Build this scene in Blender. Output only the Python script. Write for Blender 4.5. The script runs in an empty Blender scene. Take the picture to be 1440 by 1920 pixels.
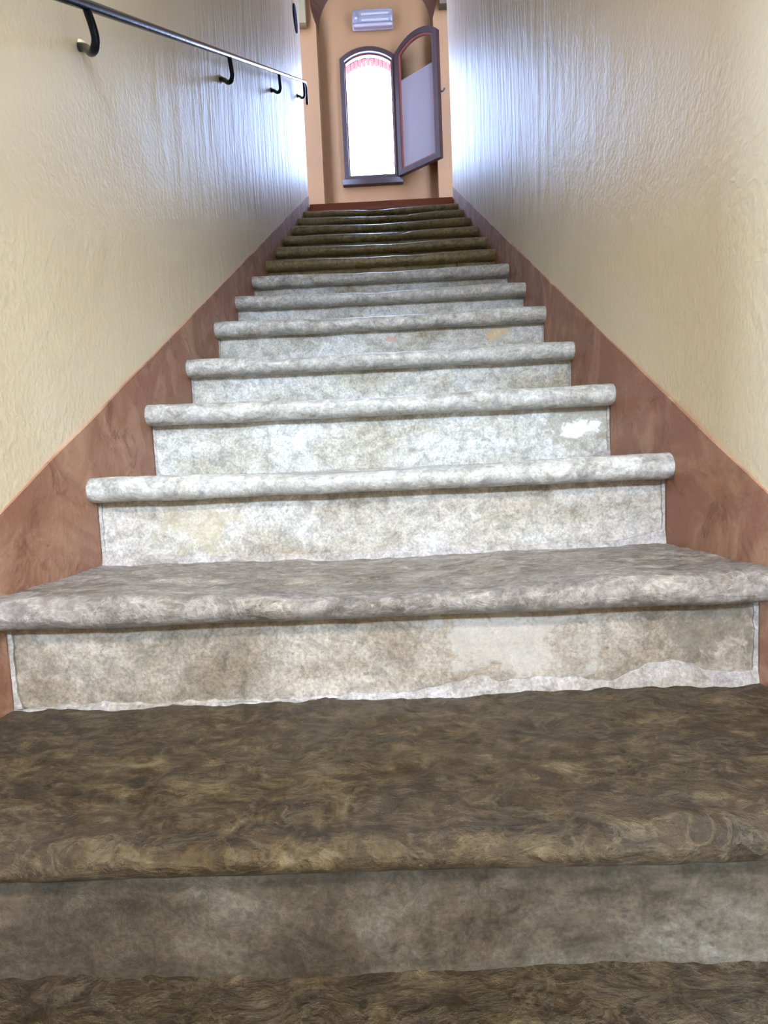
import bpy, bmesh, math, random
from mathutils import Vector, Matrix, noise

random.seed(7)
S = bpy.context.scene
C = S.collection
PI = math.pi

# ------------------------------------------------------------------ camera
cam_d = bpy.data.cameras.new('camera')
cam_d.sensor_width = 36.0
cam_d.lens = 1200.0 * 36.0 / 1920.0
cam_d.clip_start = 0.02
cam = bpy.data.objects.new('camera', cam_d)
C.objects.link(cam)
RT = Vector((0.99885933, 0.01866323, -0.04395137))
UP = Vector((0.04207412, 0.09124011, 0.9949397))
FW = Vector((-0.02257892, 0.99565402, -0.09035079))
M4 = Matrix.Identity(4)
for i in range(3):
    M4[i][0] = RT[i]; M4[i][1] = UP[i]; M4[i][2] = -FW[i]
M4.translation = Vector((0.0365, 0.0, 1.130))
cam.matrix_world = M4
S.camera = cam

# ------------------------------------------------------------------ sky and light
S.view_settings.view_transform = 'Standard'
S.view_settings.look = 'None'
S.view_settings.gamma = 1.0
S.view_settings.use_curve_mapping = False
S.view_settings.exposure = 0.5
w = bpy.data.worlds.new('sky'); S.world = w; w.use_nodes = True
bg = w.node_tree.nodes['Background']
bg.inputs['Color'].default_value = (0.42, 0.59, 1.0, 1)
bg.inputs['Strength'].default_value = 33.0

def area(name, loc, target, sx, sy, power, col, portal=False):
    d = bpy.data.lights.new(name, 'AREA'); d.shape = 'RECTANGLE'; d.size = sx; d.size_y = sy
    d.energy = power; d.color = col
    o = bpy.data.objects.new(name, d); C.objects.link(o)
    o.location = loc
    o.rotation_euler = (Vector(target) - Vector(loc)).to_track_quat('-Z', 'Y').to_euler()
    if portal: d.cycles.is_portal = True
    return o
# daylight: the stair window at the top; behind the viewer, unseen lights added for the steps
area('portal_stair_window', (-0.07, 6.55, 4.25), (-0.07, 0, 4.25), 0.6, 1.3, 1, (1, 1, 1), True)
area('added_high_daylight', (0.3, -5.6, 4.05), (0.0, 2.0, 1.6), 1.3, 0.45, 510, (0.62, 0.80, 1.0))  # unseen source, added to brighten the middle risers
area('added_side_daylight', (-2.36, -1.55, 1.45), (0.4, 0.4, 0.75), 0.45, 0.5, 150, (0.60, 0.80, 1.0))  # unseen source, added for cool light on the lowest steps at right
area('hall_fill_light', (0.35, -2.2, 3.55), (0.1, 1.5, 2.2), 0.7, 0.5, 130, (1.0, 0.95, 0.88))  # fill light added for the near walls; no fixture modelled

# ------------------------------------------------------------------ node helpers
def mat(name, rough=0.6, spec=0.5):
    m = bpy.data.materials.new(name); m.use_nodes = True
    nt = m.node_tree; b = nt.nodes['Principled BSDF']
    b.inputs['Roughness'].default_value = rough
    b.inputs['Specular IOR Level'].default_value = spec
    return m, nt, b
def lin(c):
    return tuple(((v/255)/12.92 if v/255 <= .04045 else ((v/255+.055)/1.055)**2.4) for v in c) + (1,)
def coords(nt, scale=(1,1,1), loc=(0,0,0), rot=(0,0,0)):
    tc = nt.nodes.new('ShaderNodeTexCoord'); mp = nt.nodes.new('ShaderNodeMapping')
    mp.inputs['Scale'].default_value = scale; mp.inputs['Location'].default_value = loc
    mp.inputs['Rotation'].default_value = rot
    nt.links.new(tc.outputs['Object'], mp.inputs['Vector']); return mp.outputs['Vector']
def nz(nt, vec, scale, detail=6, rough=.55, dist=0):
    n = nt.nodes.new('ShaderNodeTexNoise')
    n.inputs['Scale'].default_value = scale; n.inputs['Detail'].default_value = detail
    n.inputs['Roughness'].default_value = rough; n.inputs['Distortion'].default_value = dist
    nt.links.new(vec, n.inputs['Vector']); return n.outputs['Fac']
def ramp(nt, fac, stops):
    r = nt.nodes.new('ShaderNodeValToRGB'); e = r.color_ramp.elements
    while len(e) < len(stops): e.new(0.5)
    for k, (p, c) in enumerate(stops): e[k].position = p; e[k].color = c
    nt.links.new(fac, r.inputs['Fac']); return r.outputs['Color']
def mix(nt, fac, a, b, mode='MIX'):
    m = nt.nodes.new('ShaderNodeMix'); m.data_type = 'RGBA'; m.blend_type = mode
    for sock, v in ((m.inputs[0], fac), (m.inputs[6], a), (m.inputs[7], b)):
        if isinstance(v, (int, float, tuple)): sock.default_value = v
        else: nt.links.new(v, sock)
    return m.outputs[2]
def mth(nt, op, a, b=0.0, clamp=False):
    m = nt.nodes.new('ShaderNodeMath'); m.operation = op; m.use_clamp = clamp
    for k, v in enumerate((a, b)):
        if isinstance(v, (int, float)): m.inputs[k].default_value = v
        else: nt.links.new(v, m.inputs[k])
    return m.outputs[0]
def bump(nt, b, pairs):
    prev = None
    for h, st, dist in pairs:
        n = nt.nodes.new('ShaderNodeBump'); n.inputs['Strength'].default_value = st
        n.inputs['Distance'].default_value = dist
        nt.links.new(h, n.inputs['Height'])
        if prev is not None: nt.links.new(prev, n.inputs['Normal'])
        prev = n.outputs['Normal']
    nt.links.new(prev, b.inputs['Normal'])
G = lambda v: (v, v, v, 1)

# ------------------------------------------------------------------ materials
def plaster(name, c1, c2, streak=.5, rough=.55, scuff=None, brush=False):
    m, nt, b = mat(name, rough, .38)
    v = coords(nt)
    vs = coords(nt, (9, 7, .9), rot=(0.16, 0, 0))
    big = nz(nt, v, 1.6, 4, .6, .4)
    st = mth(nt, 'ADD', nz(nt, vs, 2.2, 5, .6, .6), mth(nt, 'MULTIPLY', nz(nt, coords(nt, (4, 3, .6), rot=(.3, 0, 0)), 1.7, 6, .6, .8), 1.2))
    fine = nz(nt, v, 150, 2, .5)
    pebble = nz(nt, v, 75, 2, .4, .3)
    col = mix(nt, ramp(nt, big, [(.3, G(0)), (.7, G(1))]), c1, c2)
    if scuff:
        sc = nz(nt, v, 6.5, 7, .68, 1.2)
        col = mix(nt, ramp(nt, sc, [(.44, G(0)), (.64, G(.85))]), col, scuff[0])
        sd = nz(nt, coords(nt, (1, 1, 1), (3, 7, 1)), 11, 6, .7, 1.0)
        col = mix(nt, ramp(nt, sd, [(.56, G(0)), (.66, G(.6))]), col, scuff[1])
    nt.links.new(col, b.inputs['Base Color'])
    if brush:                                    # brushed, streaky plaster on the upper part of the flight
        sep = nt.nodes.new('ShaderNodeSeparateXYZ'); nt.links.new(v, sep.inputs[0])
        mk = nt.nodes.new('ShaderNodeMapRange'); nt.links.new(mth(nt, 'ADD', sep.outputs[1], mth(nt, 'MULTIPLY', big, 1.2)), mk.inputs[0])
        mk.inputs[1].default_value = 2.0; mk.inputs[2].default_value = 3.8
        st = mth(nt, 'MULTIPLY', st, mk.outputs[0])
    bump(nt, b, [(st, streak, .016), (pebble, .32, .004), (fine, .2, .002)])
    return m
M_wall = plaster('cream_plaster', lin((232, 220, 196)), lin((226, 210, 182)), .85, .46, None, True)
M_skirt = plaster('terracotta_paint', lin((164, 118, 97)), lin((146, 100, 81)), .35, .5,
                  (lin((190, 150, 128)), lin((112, 68, 50))), True)
M_ochre = plaster('ochre_plaster', lin((122, 82, 44)), lin((112, 76, 40)), .12, .7)
M_vault = plaster('brown_vault', lin((84, 48, 24)), lin((66, 36, 18)), .1, .7)
M_impost = plaster('stone_impost', lin((112, 92, 60)), lin((100, 82, 54)), .1, .7)
M_impost2 = plaster('dark_stone_impost', lin((76, 58, 34)), lin((66, 50, 30)), .1, .7)
M_hall = plaster('hall_plaster', lin((226, 210, 180)), lin((216, 200, 168)), .2, .7)

def tread_mat(name, pal, rough=.46, bs=1.0, chunky=1.0):
    m, nt, b = mat(name, rough, .5)
    v1 = coords(nt); v = coords(nt, (1, 1.35, 1.3), rot=(0, 0, .25))
    a = nz(nt, v, 11*chunky, 9, .68, 1.1)
    c = nz(nt, v1, 34, 7, .72, .9)
    big = nz(nt, v1, 2.6, 4, .6, .6)
    fine = nz(nt, v1, 150, 4, .7)
    rn = nz(nt, v, 15*chunky, 6, .66, .9)
    ridge = mth(nt, 'POWER', mth(nt, 'SUBTRACT', 1.0, mth(nt, 'MULTIPLY', mth(nt, 'ABSOLUTE', mth(nt, 'SUBTRACT', rn, .5)), 6.0), True), 2.0)
    col = ramp(nt, a, [(.32, pal[0]), (.46, pal[1]), (.56, pal[2]), (.74, pal[3])])
    col = mix(nt, ramp(nt, big, [(.38, G(0)), (.66, G(.75))]), col, pal[4])
    col = mix(nt, ramp(nt, ridge, [(.45, G(0)), (1.0, G(.30))]), col, pal[3])
    col = mix(nt, .75, col, ramp(nt, c, [(.36, G(.5)), (.64, G(1.25))]), 'MULTIPLY')
    col = mix(nt, .6, col, ramp(nt, fine, [(.3, G(.55)), (.7, G(1.35))]), 'MULTIPLY')
    nt.links.new(col, b.inputs['Base Color'])
    # the middle of every step is polished by feet
    sep = nt.nodes.new('ShaderNodeSeparateXYZ'); nt.links.new(v1, sep.inputs[0])
    px = mth(nt, 'ADD', mth(nt, 'ABSOLUTE', sep.outputs[0]), mth(nt, 'MULTIPLY', big, .3))
    mr = nt.nodes.new('ShaderNodeMapRange'); nt.links.new(px, mr.inputs[0])
    mr.inputs[1].default_value = .25; mr.inputs[2].default_value = .60
    mr.inputs[3].default_value = rough-.13; mr.inputs[4].default_value = rough+.06
    nt.links.new(mr.outputs[0], b.inputs['Roughness'])
    bump(nt, b, [(a, .7*bs, .012), (ridge, .35*bs, .006), (c, .7*bs, .005), (fine, .45*bs, .002)])
    return m
M_tread = tread_mat('worn_brown_stone', [lin((88, 76, 64)), lin((128, 117, 106)), lin((156, 147, 138)),
                                         lin((206, 199, 192)), lin((146, 137, 134))], .46, 1.0, 1.2)
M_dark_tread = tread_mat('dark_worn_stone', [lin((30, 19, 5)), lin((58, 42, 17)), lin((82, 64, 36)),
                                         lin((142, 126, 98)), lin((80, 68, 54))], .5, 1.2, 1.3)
M_step = tread_mat('grey_stone', [lin((128, 122, 112)), lin((172, 168, 160)), lin((194, 192, 186)),
                                  lin((220, 218, 214)), lin((184, 182, 176))], .5, .55, 1.6)
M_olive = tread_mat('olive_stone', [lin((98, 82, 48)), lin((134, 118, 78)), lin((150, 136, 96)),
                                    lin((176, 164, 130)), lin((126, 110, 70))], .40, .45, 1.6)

def riser_mat(name, pal, dark, spots=()):
    m, nt, b = mat(name, .7, .35)
    v = coords(nt); vx = coords(nt, (1, 1, 1.8))
    a = nz(nt, vx, 4.2, 8, .7, .5)
    c = nz(nt, v, 38, 7, .75, .6)
    d = nz(nt, coords(nt, (1, 1, 1), (5, 2, 9)), 2.4, 5, .65, .5)
    fine = nz(nt, v, 190, 3, .7)
    pit = nz(nt, v, 75, 2, .5)
    col = ramp(nt, a, [(.32, pal[0]), (.47, pal[1]), (.58, pal[2]), (.72, pal[3])])
    col = mix(nt, ramp(nt, d, [(.55, G(0)), (.68, G(.7))]), col, dark)
    col = mix(nt, .6, col, ramp(nt, c, [(.38, G(.42)), (.58, G(1.15))]), 'MULTIPLY')
    col = mix(nt, .5, col, ramp(nt, fine, [(.34, G(.45)), (.66, G(1.35))]), 'MULTIPLY')
    col = mix(nt, ramp(nt, pit, [(.70, G(0)), (.74, G(.6))]), col, dark)
    for (p, rad, scol, amt) in spots:
        vm = nt.nodes.new('ShaderNodeVectorMath'); vm.operation = 'DISTANCE'
        mp = coords(nt, (.6, .4, 1)); nt.links.new(mp, vm.inputs[0]); vm.inputs[1].default_value = (p[0]*.6, p[1]*.4, p[2])
        dd = mth(nt, 'ADD', vm.outputs['Value'], mth(nt, 'MULTIPLY', mth(nt, 'SUBTRACT', mth(nt, 'ADD', mth(nt, 'MULTIPLY', c, .5), mth(nt, 'MULTIPLY', nz(nt, v, 17, 5, .65, .6), .5)), .5), rad*6))
        col = mix(nt, ramp(nt, mth(nt, 'DIVIDE', dd, rad), [(.6, G(amt)), (1.0, G(0))]), col, scol)
    nt.links.new(col, b.inputs['Base Color'])
    bump(nt, b, [(a, .3, .006), (c, .6, .004), (fine, .4, .0015)])
    return m
M_riser = riser_mat('limewashed_riser', [lin((158, 148, 128)), lin((186, 183, 174)), lin((202, 202, 199)), lin((222, 223, 224))], lin((138, 128, 108)),
                    [((.398, 2.20, 1.521), .026, lin((206, 172, 120)), .85), ((.03, 2.20, 1.514), .012, lin((186, 146, 122)), .7),
                     ((.475, 1.55, 1.185), .060, lin((150, 144, 128)), .6), ((.495, 1.55, 1.172), .022, lin((226, 230, 226)), .95),
                     ((.455, 1.55, 1.168), .016, lin((226, 230, 226)), .9)])
M_riser_beige = riser_mat('beige_riser', [lin((140, 126, 108)), lin((176, 168, 156)), lin((192, 187, 180)), lin((214, 211, 208))], lin((124, 112, 92)),
                    [((.30, 1.24, 1.02), .012, lin((150, 140, 124)), .7), ((-.35, 1.24, 1.0), .05, lin((176, 164, 132)), .5)])
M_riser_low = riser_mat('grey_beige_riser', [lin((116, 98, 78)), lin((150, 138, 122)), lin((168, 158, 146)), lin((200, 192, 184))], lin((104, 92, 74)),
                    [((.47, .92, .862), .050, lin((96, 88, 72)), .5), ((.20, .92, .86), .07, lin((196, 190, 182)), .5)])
M_riser_dark = riser_mat('dark_riser', [lin((56, 46, 32)), lin((88, 78, 64)), lin((108, 100, 88)), lin((146, 142, 136))], lin((64, 54, 42)))  # darker palette: lowest risers and the open joint
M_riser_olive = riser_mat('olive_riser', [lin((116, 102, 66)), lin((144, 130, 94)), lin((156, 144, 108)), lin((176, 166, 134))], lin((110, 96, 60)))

def simple(name, c, rough=.5, spec=.5, metal=0, bs=0, bscale=60, var=.85, st=(1,1,1)):
    m, nt, b = mat(name, rough, spec); b.inputs['Metallic'].default_value = metal
    v = coords(nt, st); n = nz(nt, v, bscale, 4, .6)
    nt.links.new(mix(nt, n, tuple(x*var for x in c[:3])+(1,), c), b.inputs['Base Color'])
    if bs: bump(nt, b, [(n, bs, .002)])
    return m
M_mortar = riser_mat('pale_mortar', [lin((150, 138, 124)), lin((168, 160, 154)), lin((178, 171, 168)), lin((190, 185, 184))], lin((146, 136, 122)))
M_iron = simple('black_iron', lin((30, 34, 46)), .24, .6, .75, .35, 45, .6)
M_wood = simple('dark_brown_wood', lin((46, 23, 19)), .4, .5, 0, .2, 14, .55, (6, 6, .8))
M_bead = simple('red_brown_wood', lin((108, 48, 34)), .4, .5, 0, .2, 14, .7, (6, 6, .8))
M_board = simple('russet_wood', lin((168, 92, 62)), .45, .5, 0, .2, 8, .75, (.6, 8, 8))
M_white = simple('lamp_housing', lin((130, 112, 112)), .45, .5, 0, 0, 5, .95)
M_tube = simple('lamp_tube', lin((214, 208, 210)), .25, .6, 0, 0, 5, .97)
M_dark = simple('lamp_socket', lin((90, 74, 72)), .5, .5, 0, 0, 5, .9)
M_plate = simple('blue_black_plate', lin((30, 38, 60)), .95, .05, 0, .2, 30, .7)
M_floor = simple('hall_floor', lin((150, 128, 100)), .6, .4, 0, .3, 12, .7)
M_land = simple('landing_floor', lin((170, 120, 92)), .5, .4, 0, .2, 12, .8)
M_brick = simple('red_brick', lin((120, 46, 30)), .85, .2, 0, .6, 40, .75)
def glass(name, col, rough, trans, alpha=1):
    m, nt, b = mat(name, rough, .5)
    b.inputs['Transmission Weight'].default_value = trans
    b.inputs['IOR'].default_value = 1.45
    v = coords(nt); n = nz(nt, v, 3)
    nt.links.new(mix(nt, n, col, tuple(x*.97 for x in col[:3])+(1,)), b.inputs['Base Color'])
    return m
M_glass = glass('clear_glass', (.96, .97, .97, 1), .02, 1)
M_cover = glass('lamp_cover', (.95, .93, .95, 1), .08, .93)
M_film = glass('frosted_film', lin((122, 104, 102)), .6, .3)

# ------------------------------------------------------------------ mesh helpers
def link(name, me, m, parent=None, smooth=True):
    o = bpy.data.objects.new(name, me); C.objects.link(o)
    for mm in (m if isinstance(m, (list, tuple)) else [m]): me.materials.append(mm)
    if parent: o.parent = parent
    if smooth:
        for p in me.polygons: p.use_smooth = True
    return o
def mesh(name, V, F, m, parent=None, smooth=True):
    me = bpy.data.meshes.new(name); me.from_pydata([tuple(v) for v in V], [], F); me.update()
    bm = bmesh.new(); bm.from_mesh(me); bmesh.ops.recalc_face_normals(bm, faces=bm.faces[:]); bm.to_mesh(me); bm.free()
    return link(name, me, m, parent, smooth)
def sharp(o, ang=35):
    o.data.set_sharp_from_angle(angle=math.radians(ang)); return o
def box(name, a, b, m, parent=None, bev=.004, seg=2):
    bm = bmesh.new()
    bmesh.ops.create_cube(bm, size=1)
    for v in bm.verts:
        v.co = Vector([(a[i]+b[i])/2 + v.co[i]*(b[i]-a[i]) for i in range(3)])
    if bev: bmesh.ops.bevel(bm, geom=bm.edges[:], offset=bev, segments=seg, affect='EDGES', profile=.5)
    bmesh.ops.recalc_face_normals(bm, faces=bm.faces[:])
    me = bpy.data.meshes.new(name); bm.to_mesh(me); bm.free()
    return sharp(link(name, me, m, parent))
def grid_slab(name, nu, nv, front, back, m, parent=None):
    """closed slab: front(u,v) displaced grid, back(u,v) matching grid, u,v in 0..1"""
    V = []; F = []
    for fn in (front, back):
        for i in range(nu+1):
            for j in range(nv+1): V.append(fn(i/nu, j/nv))
    N = (nu+1)*(nv+1); q = lambda i, j, k=0: k*N + i*(nv+1) + j
    for i in range(nu):
        for j in range(nv):
            F.append((q(i,j), q(i+1,j), q(i+1,j+1), q(i,j+1)))
            F.append((q(i,j,1), q(i,j+1,1), q(i+1,j+1,1), q(i+1,j,1)))
    for i in range(nu):
        F.append((q(i,0), q(i,0,1), q(i+1,0,1), q(i+1,0))); F.append((q(i,nv), q(i+1,nv), q(i+1,nv,1), q(i,nv,1)))
    for j in range(nv):
        F.append((q(0,j), q(0,j+1), q(0,j+1,1), q(0,j,1))); F.append((q(nu,j), q(nu,j,1), q(nu,j+1,1), q(nu,j+1)))
    return sharp(mesh(name, V, F, m, parent), 50)
def tube(name, pts, rad, m, parent=None, seg=14, sub=6):
    P = [Vector(p) for p in pts]; Q = []
    for i in range(len(P)-1):                       # Catmull-Rom
        p0 = P[max(i-1,0)]; p1 = P[i]; p2 = P[i+1]; p3 = P[min(i+2, len(P)-1)]
        for k in range(sub):
            t = k/sub
            Q.append(.5*((2*p1)+(p2-p0)*t+(2*p0-5*p1+4*p2-p3)*t*t+(3*p1-p0-3*p2+p3)*t**3))
    Q.append(P[-1]); V = []; F = []; n = len(Q); ref = None
    for i, p in enumerate(Q):
        d = (Q[min(i+1,n-1)]-Q[max(i-1,0)]).normalized()
        if ref is None: ref = d.orthogonal().normalized()
        ref = (ref - d*ref.dot(d)).normalized(); s = d.cross(ref)
        r = rad(i/(n-1)) if callable(rad) else rad
        for k in range(seg):
            a = 2*PI*k/seg; V.append(p + (ref*math.cos(a)+s*math.sin(a))*r)
    for i in range(n-1):
        for k in range(seg): F.append((i*seg+k, i*seg+(k+1)%seg, (i+1)*seg+(k+1)%seg, (i+1)*seg+k))
    F.append(tuple(range(seg))); F.append(tuple((n-1)*seg+k for k in range(seg)))
    return sharp(mesh(name, V, F, m, parent), 60)
def prism(name, A, B, m, parent=None, smooth=False):
    """loft between two equal polygons (lists of 3D points), capped"""
    n = len(A); V = list(A)+list(B)
    F = [(i, (i+1)%n, n+(i+1)%n, n+i) for i in range(n)] + [tuple(range(n)), tuple(range(2*n-1, n-1, -1))]
    return mesh(name, V, F, m, parent, smooth)
def ring(name, outer, inner, y0, y1, m, parent=None):
    """solid ring between two equal 2D outlines (x,z) from y0 to y1"""
    n = len(outer); V = []
    for pts, y in ((outer,y0),(inner,y0),(outer,y1),(inner,y1)): V += [(p[0], y, p[1]) for p in pts]
    F = []
    for i in range(n):
        j = (i+1)%n
        F += [(i,j,n+j,n+i), (2*n+i,3*n+i,3*n+j,2*n+j), (i,2*n+i,2*n+j,j), (n+i,n+j,3*n+j,3*n+i)]
    return sharp(mesh(name, V, F, m, parent), 30)
def holed_wall(name, outer, hole, y0, y1, m, kind='structure'):
    bm = bmesh.new()
    E = []
    for pts in (outer, hole):
        vs = [bm.verts.new((p[0], y0, p[1])) for p in pts]
        E += [bm.edges.new((vs[i], vs[(i+1)%len(vs)])) for i in range(len(vs))]
    r = bmesh.ops.triangle_fill(bm, use_beauty=True, use_dissolve=False, edges=E)
    fs = [f for f in r['geom'] if isinstance(f, bmesh.types.BMFace)]
    ex = bmesh.ops.extrude_face_region(bm, geom=fs)
    bmesh.ops.translate(bm, verts=[v for v in ex['geom'] if isinstance(v, bmesh.types.BMVert)], vec=(0, y1-y0, 0))
    bm.faces.ensure_lookup_table()
    bmesh.ops.recalc_face_normals(bm, faces=bm.faces[:])
    me = bpy.data.meshes.new(name); bm.to_mesh(me); bm.free()
    o = link(name, me, m, None, False)
    if kind: o['kind'] = kind
    return o
def arch(cx, a, zb, zs, rise, inset=0.0, n=16):
    """outline of a segmental arched opening (x,z): bottom corners, then the arc"""
    R = (a*a+rise*rise)/(2*rise); z0 = zs+rise-R; R2 = R-inset; a2 = a-inset
    out = [(cx-a2, zb+inset), (cx+a2, zb+inset)]
    t0 = math.asin(a2/R2)
    for k in range(n+1):
        t = t0 - 2*t0*k/n
        out.append((cx+R2*math.sin(t), z0+R2*math.cos(t)))
    return out
def empty(name, loc=(0,0,0)):
    o = bpy.data.objects.new(name, None); C.objects.link(o); o.location = loc; o.empty_display_size = .1; return o
def tag(o, label, cat, group=None):
    o['label'] = label; o['category'] = cat
    if group: o['group'] = group
    return o
def struct(o, label=None):
    o['kind'] = 'structure'
    if label: o['label'] = label
    return o
def N(x, y, z): return noise.noise(Vector((x, y, z)))
def FB(x, y, z, o=4): return noise.fractal(Vector((x, y, z)), 1.0, 2.0, o)

HW = 0.55                                   # half width of the stair
# measured nose position (y) and nose mid height (z) of every step, bottom to top
RUN, RISE = 0.3191, 0.1598
STEPS = {}
for n in range(-3, 15):
    STEPS[n] = [1.186 + RUN*(n-3), 1.085 + RISE*(n-3)]
STEPS[4] = [1.499, 1.2455]; STEPS[5] = [1.825, 1.398]; STEPS[6] = [2.150, 1.567]
STEPS[7] = [2.466, 1.726]; STEPS[8] = [2.797, 1.888]; STEPS[9] = [3.135, 2.052]
STEPS[10] = [3.415, 2.199]; STEPS[11] = [3.715, 2.357]; STEPS[12] = [4.055, 2.525]
STEPS[13] = [4.360, 2.682]; STEPS[14] = [4.700, 2.850]
Y15, Z15 = 5.02, 3.005                      # front of the wooden board at the landing

# ------------------------------------------------------------------ setting
def side_wall(name, s, yend):
    y0, y1, z0, z1 = (-.06 if s < 0 else -1.6), yend, -0.05, 5.75
    f = lambda u, v: (s*(HW + .002 + .0025*N(2.1*(y0+(y1-y0)*u), 1.7*(z0+(z1-z0)*v), 4+s) + .0008*N(9*(y0+(y1-y0)*u), 5*v*5, s)),
                      y0+(y1-y0)*u, z0+(z1-z0)*v)
    b = lambda u, v: (s*(HW+.30), y0+(y1-y0)*u, z0+(z1-z0)*v)
    return struct(grid_slab(name, 120, 90, f, b, M_wall), 'cream textured plaster wall beside the stone stairs')
side_wall('wall_left', -1, 5.10)
side_wall('wall_right', 1, 5.06)

def skirt(name, s, ya, za, yb, zb, yend):
    k = (zb-za)/(yb-ya); y0, y1 = (-.05 if s < 0 else -1.55), yend
    def f(u, v):
        y = y0+(y1-y0)*u; top = za+k*(y-ya) + .003*N(y*6, s*3, 1)
        return (s*(HW-.0022 - .0006*N(y*5, v*3, s)), y, top - .75*(1-v))
    b = lambda u, v: (s*(HW+.02), f(u, v)[1], f(u, v)[2])
    return struct(grid_slab(name, 160, 12, f, b, M_skirt), 'terracotta painted band following the stairs')
skirt('baseboard_left', -1, .928, 1.068, 5.152, 3.154, 5.09)
skirt('baseboard_right', 1, .897, 1.052, 5.088, 3.132, 5.05)

# sloping ceiling above the flight, landing ceiling, landing floor and walls
struct(prism('ceiling', [(-.9,-1.7,3.20),(-.9,5.2,5.75),(-.9,5.2,5.95),(-.9,-1.7,3.40)],
             [(.9,-1.7,3.20),(.9,5.2,5.75),(.9,5.2,5.95),(.9,-1.7,3.40)], M_hall))
struct(box('ceiling_landing', (-1.5,5.0,5.95), (1.5,6.6,6.1), M_vault, None, 0))
struct(box('floor_landing', (-1.3,5.06,2.86), (1.3,6.34,3.028), M_land, None, 0))
struct(box('wall_landing_left', (-1.5,5.1,2.86), (-1.3,6.34,5.98), M_ochre, None, 0))
struct(box('wall_landing_right', (1.3,5.06,2.86), (1.5,6.34,5.98), M_ochre, None, 0))

WCX, WA, WZB, WZS, WR = -0.072, .262, 3.697, 4.778, .098       # stair window
wall_back = holed_wall('wall_back', [(-1.5,2.86),(1.5,2.86),(1.5,6.1),(-1.5,6.1)],
                       arch(WCX, WA, WZB, WZS, WR, .012), 6.30, 6.46, M_ochre)
wall_back['label'] = 'ochre plaster wall around the arched window'

# niche with pilasters and a flared vault above the landing
def niche():
    yf, yb = 6.12, 6.30; xl, xr, zs = -.522, .530, 5.00
    cx = (xl+xr)/2; R = (xr-xl)/2
    fr, bk = [(-1.3,3.0),(xl,3.0)], [(-1.3,3.0),(xl,3.0)]
    n = 28; i0 = len(fr)
    for k in range(n+1):
        t = PI - PI*k/n
        fr.append((cx+R*math.cos(t)*(1+.45*math.sin(t)), zs+.62*math.sin(t)))
        bk.append((cx+R*math.cos(t), zs+R*math.sin(t)))
    for L in (fr, bk): L += [(xr,3.0),(1.3,3.0),(1.3,5.97),(-1.3,5.97)]
    o = prism('wall_niche', [(x,yf,z) for x, z in fr], [(x,yb,z) for x, z in bk], [M_ochre, M_vault])
    for p in o.data.polygons:
        if len(p.vertices) == 4:
            c = sum((o.data.vertices[v].co for v in p.vertices), Vector())/4
            if zs+.01 < c.z < 5.9 and abs(c.x-cx) < R*1.5 and abs(c.y-6.21) < .05: p.material_index = 1
    struct(o, 'ochre pilasters and brown vault framing the window wall')
niche()
struct(box('trim_1', (-1.0,6.03,4.965), (-.600,6.125,5.40), M_impost, None, .006), 'grey stone impost block on the pilaster')
struct(box('trim_2', (.585,6.03,5.055), (1.0,6.125,5.40), M_impost2, None, .006), 'darker stone impost block on the pilaster')

# unseen lower hall behind the viewer, added for the light on the steps
struct(box('floor', (-2.6,-3.6,-.15), (2.6,6.4,0), M_floor, None, 0))
for a, b in (((-2.6,-3.4,0), (-2.4,.13,1.2)), ((-2.6,-3.4,1.7), (-2.4,.13,4.3)), ((-2.6,-3.4,1.2), (-2.4,-1.8,1.7)), ((-2.6,-1.3,1.2), (-2.4,.13,1.7))):
    struct(box('wall_hall_left', a, b, M_hall, None, 0))            # opening added to let the side daylight in
struct(box('wall_hall_right', (2.4,-3.4,0), (2.6,-1.4,4.3), M_hall, None, 0))
struct(box('wall_hall_left_return', (-2.6,-.06,0), (-.85,.13,4.3), M_hall, None, 0))
struct(box('wall_hall_right_return', (.85,-1.6,0), (2.6,-1.4,4.3), M_hall, None, 0))
struct(box('ceiling_hall', (-2.6,-3.6,4.2), (2.6,.13,4.35), M_hall, None, 0))
struct(box('wall_above_stair_opening', (-.86,-1.60,3.3), (.86,-1.45,4.25), M_hall, None, 0))
for a, b in (((-2.6,-3.6,0), (-.45,-3.4,4.3)), ((.85,-3.6,0), (2.6,-3.4,4.3)), ((-.45,-3.6,0), (.85,-3.4,2.86)), ((-.45,-3.6,3.42), (.85,-3.4,4.3))):
    struct(box('wall_rear', a, b, M_hall, None, 0))                 # added opening; sill and lintel limit which steps are lit

# ------------------------------------------------------------------ the staircase
stair = tag(empty('staircase', (0, STEPS[-3][0], 0)), 'worn stone staircase climbing steeply between the plaster walls', 'staircase')
def lp(o):                                             # parent keeping world placement
    o.parent = stair; o.matrix_parent_inverse = stair.matrix_world.inverted() if False else Matrix.Translation(-stair.location); return o

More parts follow.
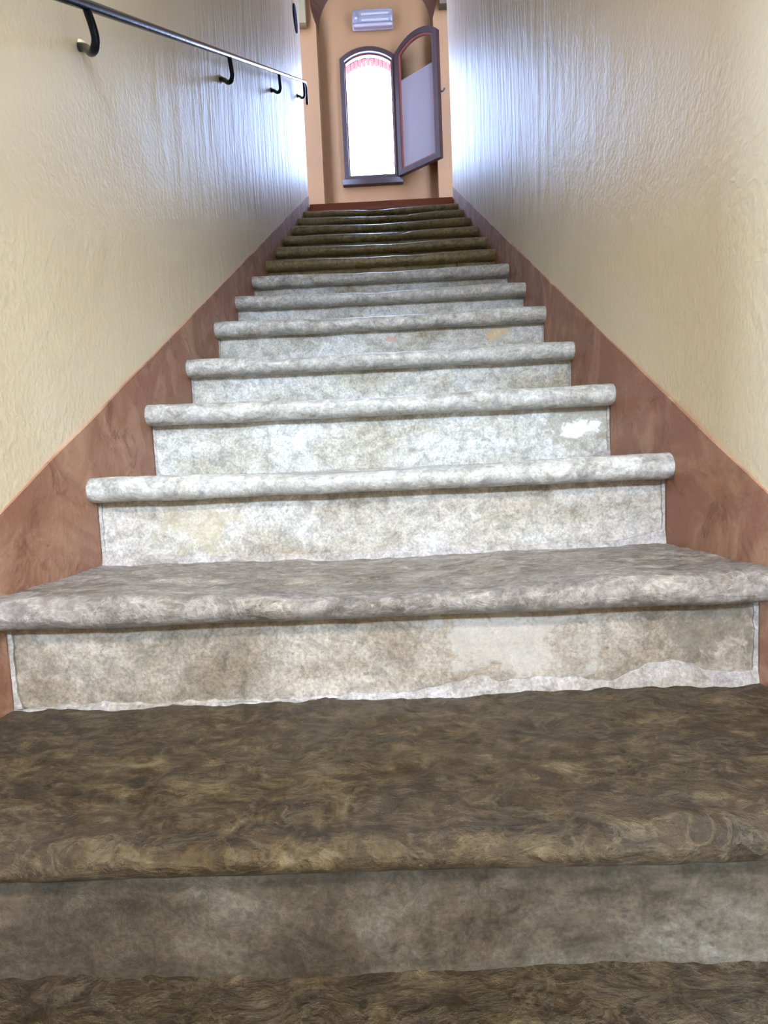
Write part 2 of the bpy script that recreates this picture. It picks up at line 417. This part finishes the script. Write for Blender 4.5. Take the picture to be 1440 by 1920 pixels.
def make_tread(n, yn, zm, yback, wear, rough_amp, dips):
    near = n <= 3
    nx = 340 if 0 <= n <= 2 else 180 if near else (130 if n < 9 else 90)
    th = .025 + .0015*N(n*1.7, 0, 0)
    # profile: back bottom -> back top -> front -> round nose -> underside -> back bottom
    prof = []
    nt_ = 90 if 0 <= n <= 2 else 40 if near else 12
    yb = yback
    for k in range(nt_+1):
        t = k/nt_; y = yb + (yn+.028-yb)*t
        prof.append((y, zm+.010 + (th-.010)*t**1.5, 1.0, t))
    nr = 14 if near else 9
    for k in range(1, nr+1):
        a = PI/2 + PI*k/nr
        prof.append((yn+.028+.028*math.cos(a), zm+th*math.sin(a), max(0, math.sin(a))*.8+.15*(1-abs(math.sin(a))), 1.0))
    prof.append((yn+.09, zm-th, 0, 0)); prof.append((yb, zm-th, 0, 0))
    m = len(prof); V = []; F = []
    for i in range(nx+1):
        x = -HW+.001 + (2*HW-.002)*i/nx
        for (y, z, wt, t) in prof:
            dz = 0; dy = 0
            if wt > 0:
                wv = wear*math.exp(-((x-.02*N(n,1,0)*5)/.30)**2)
                for (xd, wd, dd) in dips: wv += dd*math.exp(-((x-xd)/wd)**2)
                edge = max(0, (t-.35)/.65)**1.6
                dz -= wt*wv*(.35+.65*edge)
                dz += wt*rough_amp*(FB(x*4+n*7, y*5, n)*.8 + .5*FB(x*15+n, y*17, 3+n) + (.35*(FB(x*38, y*52, 8+n)) if n <= 2 else 0))
                dz += wt*edge*.004*FB(x*3.1+n*13, 0, n*2)
            if t >= 1.0:
                dy += .003*FB(x*5+n*3, z*10, n) + .0016*FB(x*28, z*40, n)
                dz += (1-wt)*.0022*FB(x*7+n*5, 1, n)
                e = max(0, (abs(x)-HW+.02)/.02)           # rounded ends at the walls
                dy += .004*e*e
            V.append((x, y+dy, z+dz))
    for i in range(nx):
        for k in range(m):
            F.append((i*m+k, i*m+(k+1)%m, (i+1)*m+(k+1)%m, (i+1)*m+k))
    F.append(tuple(range(m))); F.append(tuple(nx*m+k for k in range(m)))
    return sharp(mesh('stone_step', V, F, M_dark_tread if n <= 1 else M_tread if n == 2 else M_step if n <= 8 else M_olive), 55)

def make_riser(n, yr, z0, z1, parent, x0=-HW+.001, x1=HW-.001):
    nu, nv = (120, 18) if n < 6 else (60, 8)
    f = lambda u, v: (x0+(x1-x0)*u, yr + .0035*FB((x0+(x1-x0)*u)*3+n*5, v*.8, n) + .0012*FB((x0+(x1-x0)*u)*22, v*4, n), z0+(z1-z0)*v)
    b = lambda u, v: (x0+(x1-x0)*u, yr+.06, z0+(z1-z0)*v)
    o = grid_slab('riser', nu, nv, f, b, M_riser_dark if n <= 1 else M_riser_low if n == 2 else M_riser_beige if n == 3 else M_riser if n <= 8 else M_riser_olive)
    o.parent = parent; return o

def make_mortar(n, yr, zb, parent, hfun, name='mortar_fillet'):
    nx = 160; V = []; F = []
    for i in range(nx+1):
        x = -HW+.001 + (2*HW-.002)*i/nx; h = max(.003, hfun(x))
        V += [(x, yr-.010, zb-.012), (x, yr-.008, zb+.004), (x, yr-.0055, zb+h*.6), (x, yr-.003, zb+h), (x, yr+.02, zb+h), (x, yr+.02, zb-.012)]
    for i in range(nx):
        for k in range(6): F.append((i*6+k, i*6+(k+1)%6, (i+1)*6+(k+1)%6, (i+1)*6+k))
    F.append(tuple(range(6))); F.append(tuple(nx*6+k for k in range(6)))
    o = sharp(mesh(name, V, F, M_mortar), 40); o.parent = parent; return o

OVER = .050
keys = sorted(STEPS)
DIPS = {12: [(-.02,.10,.004)], 13: [(.16,.05,.010), (-.05,.2,.004)], 14: [(-.08,.2,.006)], 11: [(.13,.03,.010)], 10: [(.1,.12,.004)],
        5: [(-.30,.05,.010), (-.22,.10,.008)], 2: [(.02,.18,.006)], 9: [], 7: [(0,.1,.004)]}
WEAR = {-3:.012,-2:.012,-1:.014,0:.016,1:.012,2:.016,3:.014,4:.008,5:.008,6:.008,7:.011,8:.011,9:.009,10:.012,11:.015,12:.016,13:.020,14:.020}
for n in keys:
    yn, zm = STEPS[n]
    nyn = STEPS[n+1][0] if n < 14 else Y15
    yback = nyn + OVER + .04
    t = lp(make_tread(n, yn, zm, yback, WEAR[n], .0065 if n <= 1 else .005 if n == 2 else .0025, DIPS.get(n, [])))
    pz = STEPS[n-1][1]+.006 if n > -3 else 0
    yr = yn + OVER
    if n == 9:                                           # riser in two stones with an open joint
        make_riser(n, yr, pz-.02, zm-.018, t, -HW+.001, .365); make_riser(n, yr-.003, pz-.02, zm-.018, t, .372, HW-.001)
        jm = box('joint_mortar', (.350, yr+.012, pz-.02), (.387, yr+.075, zm-.02), M_riser_dark, None, 0); jm.parent = t
    else:
        make_riser(n, yr, pz-.02, zm-.018, t)
    if n == 2: make_mortar(n, yr, pz+.0, t, lambda x: .006 + .016*min(1, max(0, (x+.05)*4)) + .016*math.exp(-((x-.43)/.06)**2) + .010*math.exp(-((x-.13)/.03)**2) + .008*FB(x*11, 1, 2) + .006*FB(x*37, 3, 1))
    elif n == 3: make_mortar(n, yr, pz+.0, t, lambda x: .012 + .010*math.exp(-((x+.5)/.15)**2) + .02*math.exp(-((x-.55)/.05)**2) + .004*FB(x*18, 4, 2))
    elif n == 4: make_mortar(n, yr, pz+.0, t, lambda x: .006 + .02*math.exp(-((x-.55)/.05)**2) + .003*FB(x*18, 7, 2))
    elif 4 < n <= 8: make_mortar(n, yr, pz+.0, t, lambda x: .006 + .003*FB(x*18, n, 2))
def end_mortar(n, t):
    # thin pale plaster seam where riser and nose meet the painted band
    yn, zm = STEPS[n]; yr = yn+OVER; z0 = STEPS[n-1][1]+.008; z1 = zm-.020
    for s in (-1, 1):
        wf = lambda v: .005 + .003*FB(v*6+n, s*2, 1) + .006*math.exp(-(v/.12)**2)
        f = lambda u, v: (s*(HW-.0035-wf(v)*(1-u)), yr-.003-.003*u, z0+(z1-z0)*v)
        b = lambda u, v: (s*(HW-.0035-wf(v)*(1-u)), yr+.03, z0+(z1-z0)*v)
        o = grid_slab('end_mortar', 2, 14, f, b, M_mortar); o.parent = t
for n, t in zip(keys, list(stair.children)):
    if 2 <= n <= 7: end_mortar(n, t)
# top riser below the wooden board
last = [o for o in stair.children][-1]
make_riser(15, Y15+.03, STEPS[14][1]-.01, Z15-.02, last)
struct(box('trim_3', (-HW+.012, Y15, 2.972), (HW-.006, Y15+.16, 3.033), M_board, None, .005), 'russet wooden board at the edge of the landing')

# ------------------------------------------------------------------ handrail
RX = -.488
rail = tag(empty('handrail', (-HW, 1.33, 1.955)), 'black iron handrail on hooked brackets along the left wall', 'handrail')
def lr(o): o.parent = rail; o.matrix_parent_inverse = Matrix.Translation(-rail.location); return o
ry = lambda y: 1.3367 + .5094*y
pts = [(RX, y, ry(y)) for y in (.35, 1.0, 2.0, 3.0, 4.0, 4.60)] + [(RX, 4.70, ry(4.70)-.004), (RX, 4.745, ry(4.72)-.03), (RX, 4.76, ry(4.72)-.075), (RX, 4.765, ry(4.72)-.125)]
lr(tube('rail', pts, .0092, M_iron, None, 16, 8))
for k, (by, bz) in enumerate(((1.329,1.957), (2.473,2.528), (3.610,3.099), (4.72,3.655))):
    top = by-.106; zt = ry(top)-.006
    b = lr(tube('bracket', [(-HW-.02, by+.008, bz+.004), (-.534, by-.018, bz-.016), (-.513, by-.044, bz-.040), (-.497, by-.064, bz-.047), (-.489, by-.074, bz-.036), (RX, by-.087, bz-.019), (RX, top, zt)],
                lambda t: .0085 - .001*t, M_iron))
    # little plaster collar where the bracket enters the wall
    c = tube('wall_collar', [(-HW-.004, by+.004, bz), (-HW+.006, by+.001, bz-.001)], lambda t: .015-.005*t, M_wall, b)

# round plate high on the left wall
pl = tube('wall_plate', [(-HW-.004, 4.835, 4.235), (-HW+.006, 4.835, 4.235)], .085, M_plate, None, 32, 2)
tag(pl, 'small round dark plate high on the left wall above the handrail end', 'plate')

# ------------------------------------------------------------------ window at the top
win = empty('window_1', (WCX, 6.30, WZB)); struct(win, 'narrow arched window with dark wooden frame, casement swung open')
def lw(o): o.parent = win; o.matrix_parent_inverse = Matrix.Translation(-win.location); return o
lw(ring('frame', arch(WCX, WA, WZB, WZS, WR), arch(WCX, WA, WZB, WZS, WR, .042), 6.262, 6.335, M_wood))
lw(ring('rebate', arch(WCX, WA, WZB, WZS, WR, .041), arch(WCX, WA, WZB, WZS, WR, .054), 6.300, 6.345, M_bead))
lw(box('sill', (WCX-.283, 6.235, 3.650), (WCX+.283, 6.345, 3.700), M_wood, None, .006))
# open casement, hinged on the right jamb
HXc, HYc, TH = .186, 6.255, math.radians(43.5)
ca = WA-.012
def caso(name, outer, inner, y0, y1, m): return ring(name, outer, inner, y0, y1, m)
cout = arch(ca, ca, WZB+.012-.002, WZS-.004, WR-.004)
case = caso('casement', cout, arch(ca, ca, WZB+.010, WZS-.004, WR-.004, .046), -.022, .022, M_wood)
lw(case); case.location = (HXc, HYc, 0); case.rotation_euler = (0, 0, -TH)
bead = ring('glazing_bead', arch(ca, ca, WZB+.010, WZS-.004, WR-.004, .045), arch(ca, ca, WZB+.010, WZS-.004, WR-.004, .060), -.014, .014, M_bead); bead.parent = case
def pane(name, zlo, zhi, m, y0, y1):
    full = arch(ca, ca, WZB+.010, WZS-.004, WR-.004, .052, 24)
    out = []
    for k, p in enumerate(full):
        out.append((p[0], min(max(p[1], zlo), zhi)))
    # drop coincident points
    q = []
    for p in out:
        if not q or (Vector(p)-Vector(q[-1])).length > 1e-4: q.append(p)
    o = prism(name, [(x, y0, z) for x, z in q], [(x, y1, z) for x, z in q], m); o.parent = case; return o
zsplit = 4.53
pane('pane', 0, 9, M_glass, -.002, .002)
fo = pane('frosted_film', 0, zsplit, M_film, -.0045, -.0025)
fo['label'] = 'frosted lower part of the pane'
h = tube('handle', [(2*ca-.02, .018, 4.285), (2*ca-.018, .045, 4.283), (2*ca-.008, .062, 4.290), (2*ca+.004, .070, 4.31)], .007, M_iron, case)
for z in (3.85, 4.62):
    o = tube('hinge', [(-.004, 0, z-.035), (-.004, 0, z+.035)], .008, M_iron, case, 10, 2)

# brick arch of the outer opening: single bricks
R_ = (WA*WA+WR*WR)/(2*WR) - .055; z0_ = WZS+WR-(WA*WA+WR*WR)/(2*WR); a_ = math.asin((WA-.03)/R_)
nb = 13
for k in range(nb):
    t0 = -a_ + 2*a_*k/nb + .006; t1 = -a_ + 2*a_*(k+1)/nb - .006
    dr = .003*random.uniform(-1, 1); q = []
    for r, t in ((R_+dr, t0), (R_+dr, t1), (R_+.10, t1), (R_+.10, t0)):
        q.append((WCX+r*math.sin(t), z0_+r*math.cos(t)))
    o = prism('brick', [(x, 6.347, z) for x, z in q], [(x, 6.47+.004*random.random(), z) for x, z in q], M_brick)
    o.parent = wall_back

# ------------------------------------------------------------------ emergency light above the window
lampE = tag(empty('emergency_light', (-.01, 6.30, 5.02)), 'white emergency light with two tubes on the wall above the window', 'light')
def ll(o): o.parent = lampE; o.matrix_parent_inverse = Matrix.Translation(-lampE.location); return o
x0, x1 = -.200, .176
body = ll(box('housing', (x0, 6.268, 5.024), (x1, 6.300, 5.178), M_white, None, .014, 4))
ll(box('lower_tray', (x0+.012, 6.225, 5.026), (x1-.006, 6.275, 5.056), M_white, None, .012, 4))
for z in (5.088, 5.138):
    tb = ll(tube('tube', [(x0+.085, 6.247, z), (x1-.03, 6.247, z)], .0085, M_tube, None, 14, 2))
    for xx in (x0+.075, x1-.028):
        s_ = box('tube_cap', (xx-.012, 6.234, z-.012), (xx+.012, 6.268, z+.012), M_white, None, .003); s_.parent = tb
ll(box('battery_box', (x0+.014, 6.240, 5.066), (x0+.066, 6.270, 5.165), M_dark, None, .006))
ll(box('indicator', (x0+.028, 6.234, 5.095), (x0+.050, 6.242, 5.113), M_tube, None, .003))
ll(box('cover', (x0+.006, 6.222, 5.058), (x1-.006, 6.2675, 5.174), M_cover, None, .012, 4))
